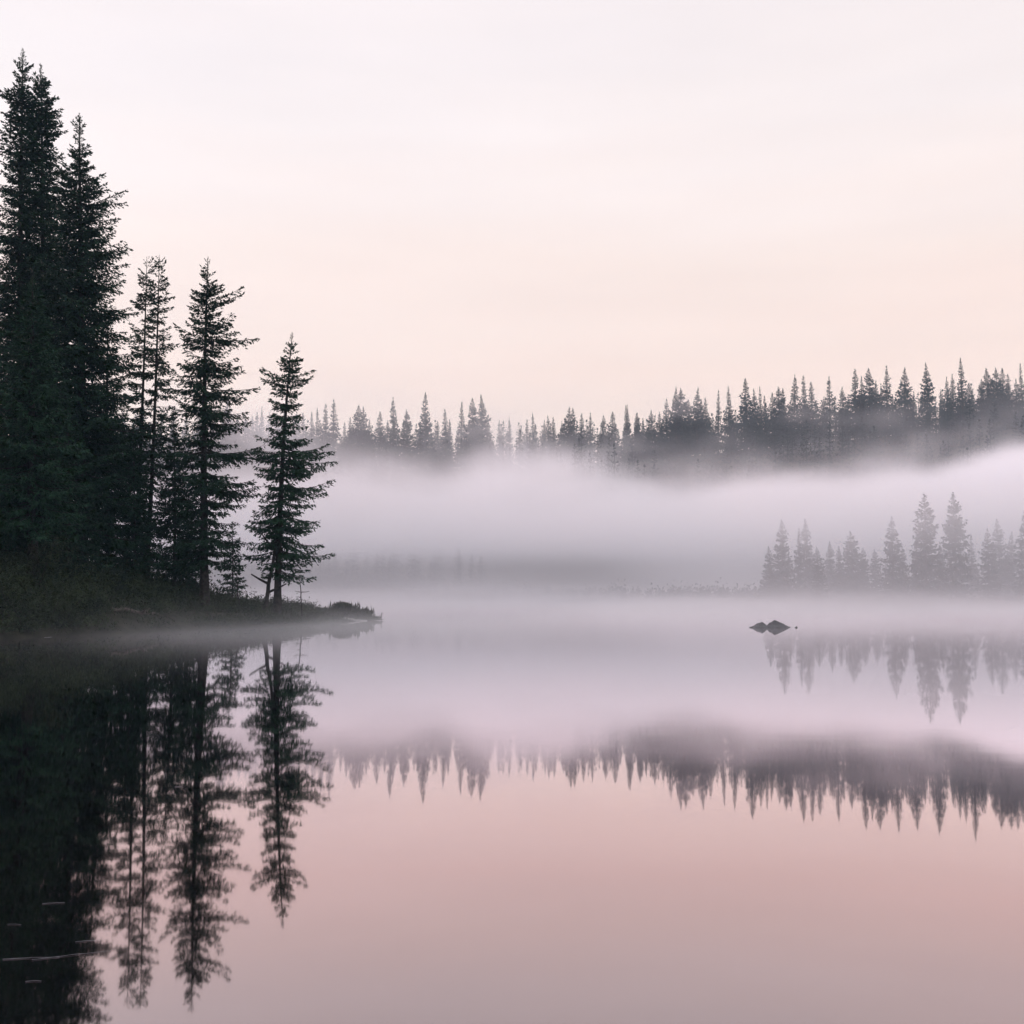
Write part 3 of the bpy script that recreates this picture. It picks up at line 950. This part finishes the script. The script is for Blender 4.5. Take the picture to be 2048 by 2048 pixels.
# driftwood at the point
b0 = np.array(at(622, 1175, 64.0)); b0[2] = 0.05
stick("driftwood", [b0, b0 + [0.8, 0.4, 0.10], b0 + [1.75, 0.6, 0.02]], 0.13, 0.05, M_DRIFT, "long bleached driftwood with stubs on the shore below the small bush", "driftwood", 2, 6)
b0 = np.array(at(676, 1172, 64.9)); b0[2] = 0.03
stick("driftwood", [b0, b0 + [0.3, 0.05, 0.03], b0 + [0.55, 0.05, 0.0]], 0.07, 0.04, M_DRIFT, "short bleached driftwood piece nearer the point's tip than the long one", "driftwood", 0, 16)
b0 = np.array(at(690, 1169, 65.5)); b0[2] = 0.05
stick("floating_branch", [b0, b0 + [1.15, 0.1, 0.01]], 0.045, 0.02, M_DEAD, "dark branch lying in the water off the point's tip", "branch", 0, 7)
b0 = np.array(at(719, 1170, 65.6)); b0[2] = -0.1
stick("upright_stick", [b0, b0 + [0.02, 0, 0.62]], 0.028, 0.012, M_DEAD, "small upright dead stick in the water off the point's tip", "stick", 3, 8)
b0 = gpt(212, 50.2, 0.10); b0[1] = 50.0; e0 = gpt(300, 51.9, 0.08)
stick("fallen_log", [b0, (b0 + e0) / 2 + [0, -0.2, 0.03], e0], 0.13, 0.07, M_DEAD, "grey weathered log lying along the bare eroded shore", "log", 3, 12)
# floating twigs and straws
FL = [((5, 1811), (112, 1807), 0.010, "long pale straw floating on dark water at the lower left border"),
      ((60, 1812), (210, 1795), 0.008, "pale straw crossing the long one, slanting up to the right"),
      ((80, 1706), (122, 1704), 0.012, "short thick pale straw floating above the crossed straws"),
      ((142, 1778), (190, 1775), 0.006, "thin pale straw floating just above the crossed straws' right end"),
      ((48, 1853), (78, 1852), 0.009, "short pale straw floating below the crossed straws"),
      ((14, 1745), (40, 1746), 0.006, "tiny pale straw near the left border above the crossed straws"),
      ((330, 1485), (344, 1485), 0.012, "tiny pale fleck floating in the layered spruce's reflection"),
      ((570, 1206), (586, 1205), 0.035, "dark twig floating on the misty water before the point"),
      ((460, 1196), (472, 1195), 0.030, "dark fleck floating close under the bank by the layered spruce"),
      ((84, 1203), (98, 1202), 0.05, "pale fleck floating at the foot of the left shrubs")]
for (a_, b_, r_, lab) in FL:
    def wat(p):
        v = at(p[0], p[1], 10.0)
        k = CAM_H / (CAM_H - v.z)
        return np.array([v.x * k, v.y * k, 0.004])
    A_, B_ = wat(a_), wat(b_)
    stick("floating_straw", [A_, (A_ + B_) / 2 + [0, 0.01, 0], B_], r_ * 0.24, r_ * 0.12, M_STRAW if "pale" in lab else M_DEAD, lab, "straw", 0, int(a_[0]), "bits floating on the lake", sides=5)


# ------------------------------------------------------------------ air: thin haze and the mist banks
def vol_box(name, lo, hi, mat, label):
    x0, y0, z0 = lo; x1, y1, z1 = hi
    V = [(x0, y0, z0), (x1, y0, z0), (x1, y1, z0), (x0, y1, z0), (x0, y0, z1), (x1, y0, z1), (x1, y1, z1), (x0, y1, z1)]
    F = [[0, 3, 2, 1], [4, 5, 6, 7], [0, 1, 5, 4], [1, 2, 6, 5], [2, 3, 7, 6], [3, 0, 4, 7]]
    o = link(name, mesh_of(name, V, F, mat))
    return tag(o, label, kind="stuff")


def vol_mat(name, color, aniso, density, step):
    m, nt, out = new_mat(name)
    v = nt.nodes.new("ShaderNodeVolumePrincipled")
    v.inputs["Color"].default_value = (*color, 1)
    v.inputs["Anisotropy"].default_value = aniso
    v.inputs["Density"].default_value = density
    nt.links.new(v.outputs[0], out.inputs["Volume"])
    m.cycles.volume_step_rate = step
    return m


class MistField:
    """density field of a mist bank, sampled once into voxels by a Volume Cube node"""
    def __init__(self, name):
        self.nt = bpy.data.node_groups.new(name, 'GeometryNodeTree')
        self.nt.interface.new_socket("Geometry", in_out='OUTPUT', socket_type='NodeSocketGeometry')
        g = self.nt.nodes.new("GeometryNodeInputPosition")
        s = self.nt.nodes.new("ShaderNodeSeparateXYZ")
        self.pos = g.outputs[0]
        self.nt.links.new(self.pos, s.inputs[0])
        self.xyz = s.outputs[0], s.outputs[1], s.outputs[2]

    def op(self, o, *a):
        n = self.nt.nodes.new("ShaderNodeMath"); n.operation = o
        for k, x in enumerate(a):
            if isinstance(x, (int, float)): n.inputs[k].default_value = x
            else: self.nt.links.new(x, n.inputs[k])
        return n.outputs[0]

    def mul(self, *a):
        o = a[0]
        for x in a[1:]: o = self.op('MULTIPLY', o, x)
        return o

    def mr(self, x, a, b, c, d):
        n = self.nt.nodes.new("ShaderNodeMapRange"); n.interpolation_type = 'SMOOTHSTEP'
        for k, y in enumerate((x, a, b, c, d)):
            if isinstance(y, (int, float)): n.inputs[k].default_value = y
            else: self.nt.links.new(y, n.inputs[k])
        return n.outputs[0]

    def noise(self, sx, sy, sz, detail=2.0, rough=0.5, off=(0, 0, 0)):
        mp = self.nt.nodes.new("ShaderNodeVectorMath"); mp.operation = 'MULTIPLY_ADD'
        mp.inputs[1].default_value = (sx, sy, sz)
        mp.inputs[2].default_value = off
        self.nt.links.new(self.pos, mp.inputs[0])
        n = self.nt.nodes.new("ShaderNodeTexNoise")
        n.inputs["Scale"].default_value = 1.0
        n.inputs["Detail"].default_value = detail
        n.inputs["Roughness"].default_value = rough
        self.nt.links.new(mp.outputs[0], n.inputs["Vector"])
        return n.outputs["Fac"]

    def build(self, name, dens, lo, hi, res, mat, label):
        nt = self.nt
        vc = nt.nodes.new("GeometryNodeVolumeCube")
        nt.links.new(dens, vc.inputs["Density"])
        vc.inputs["Background"].default_value = 0.0
        vc.inputs["Min"].default_value = lo
        vc.inputs["Max"].default_value = hi
        for k, r in zip(("Resolution X", "Resolution Y", "Resolution Z"), res): vc.inputs[k].default_value = r
        sm = nt.nodes.new("GeometryNodeSetMaterial")
        sm.inputs["Material"].default_value = mat
        out = nt.nodes.new("NodeGroupOutput")
        nt.links.new(vc.outputs[0], sm.inputs[0])
        nt.links.new(sm.outputs[0], out.inputs[0])
        o = vol_box(name, lo, hi, mat, label)
        md = o.modifiers.new("mist", 'NODES')
        md.node_group = nt
        return o


vol_box("haze", (-1520, -1020, -3), (1520, 2620, 80), vol_mat("haze_air", (0.44, 0.74, 1.0), 0.0, 0.00024, 1.0), "thin pale haze filling the air over the lake")

# fog bank lying against the hill, lifted a little off the far shore
b = MistField("hillside_mist_field")
x, y, z = b.xyz
n1 = b.noise(1 / 30, 1 / 42, 1 / 14, 4.0, 0.6)
n2 = b.noise(1 / 70, 1 / 60, 1 / 40, 1.0, 0.5, (3.1, 7.7, 1.2))
top = b.op('ADD', b.op('MULTIPLY', b.mr(x, 30.0, 110.0, 0.0, 1.0), 9.0), 16.8)
top = b.op('MULTIPLY', top, b.mr(y, 62.0, 165.0, 0.62, 1.0))
top = b.op('ADD', top, b.op('MULTIPLY', b.op('SUBTRACT', n1, 0.5), 30.0))
rel = b.op('SUBTRACT', z, top)
fade = b.mr(rel, -7.0, 3.0, 1.0, 0.0)
amp = b.mr(y, 62.0, 165.0, 0.024, 0.11)
low = b.mr(z, 4.5, 12.0, b.mr(x, 8.0, 30.0, 0.13, 0.38), 1.0)
dens = b.mul(fade, amp, low, b.mr(n2, 0.3, 0.7, 0.6, 1.35), b.mr(y, 60.0, 75.0, 0.0, 1.0), b.mr(y, 218.0, 252.0, 1.0, 0.0))
thin = b.mul(b.mr(y, 75.0, 130.0, 0.0, 1.0), b.mr(x, -80.0, 40.0, 0.0008, 0.0004), b.mr(z, 30.0, 60.0, 1.0, 0.25))
dens = b.op('ADD', dens, thin)
n3 = b.noise(1 / 24, 1 / 36, 1 / 11, 4.0, 0.6, (9.3, 2.1, 4.4))
puff = b.mul(b.mr(n3, 0.48, 0.68, 0.0, 0.034), b.mr(z, 18.0, 26.0, 0.0, 1.0), b.mr(z, 36.0, 48.0, 1.0, 0.0), b.mr(y, 185.0, 205.0, 0.0, 1.0), b.mr(y, 236.0, 250.0, 1.0, 0.0), b.mr(x, 20.0, 75.0, 0.7, 0.45))
dens = b.op('ADD', dens, puff)
b.build("hillside_mist", dens, (-170, 58, 0.6), (190, 276, 62), (170, 100, 46), vol_mat("hillside_mist_air", (0.962, 0.980, 0.996), 0.0, 1.0, 8.0),
        "pale pink bank of mist lying against the far forested hill")

# low mist on the water
b = MistField("lake_mist_field")
x, y, z = b.xyz
n1 = b.noise(1 / 22, 1 / 12, 1 / 3.0, 3.0, 0.55, (1.7, 0.3, 0))
fall = b.op('EXPONENT', b.op('MULTIPLY', z, b.mr(y, 44.0, 90.0, -1.7, -1.15)))
dens = b.mul(fall, b.mr(y, 34.0, 92.0, 0.0, 0.10), b.mr(n1, 0.36, 0.66, 0.15, 1.5), b.op('MAXIMUM', b.mr(x, -25.0, -14.0, 0.3, 1.0), b.mr(y, 60.0, 80.0, 0.0, 1.0)), b.mr(z, 4.5, 6.0, 1.0, 0.0))
veil = b.mul(b.op('EXPONENT', b.op('MULTIPLY', z, -2.6)), b.mr(y, 33.0, 46.0, 0.0, 0.026), b.mr(y, 58.0, 72.0, 1.0, 0.0), b.mr(x, -24.0, -10.0, 0.35, 1.2), b.mr(x, -6.0, 6.0, 1.0, 0.15), b.mr(n1, 0.3, 0.6, 0.4, 1.2))
dens = b.op('ADD', dens, veil)
b.build("lake_mist", dens, (-120, 12, 0.02), (150, 170, 6.0), (110, 80, 26), vol_mat("lake_mist_air", (0.968, 0.984, 1.0), 0.0, 1.0, 9.0),
        "low mist drifting just above the lake surface")
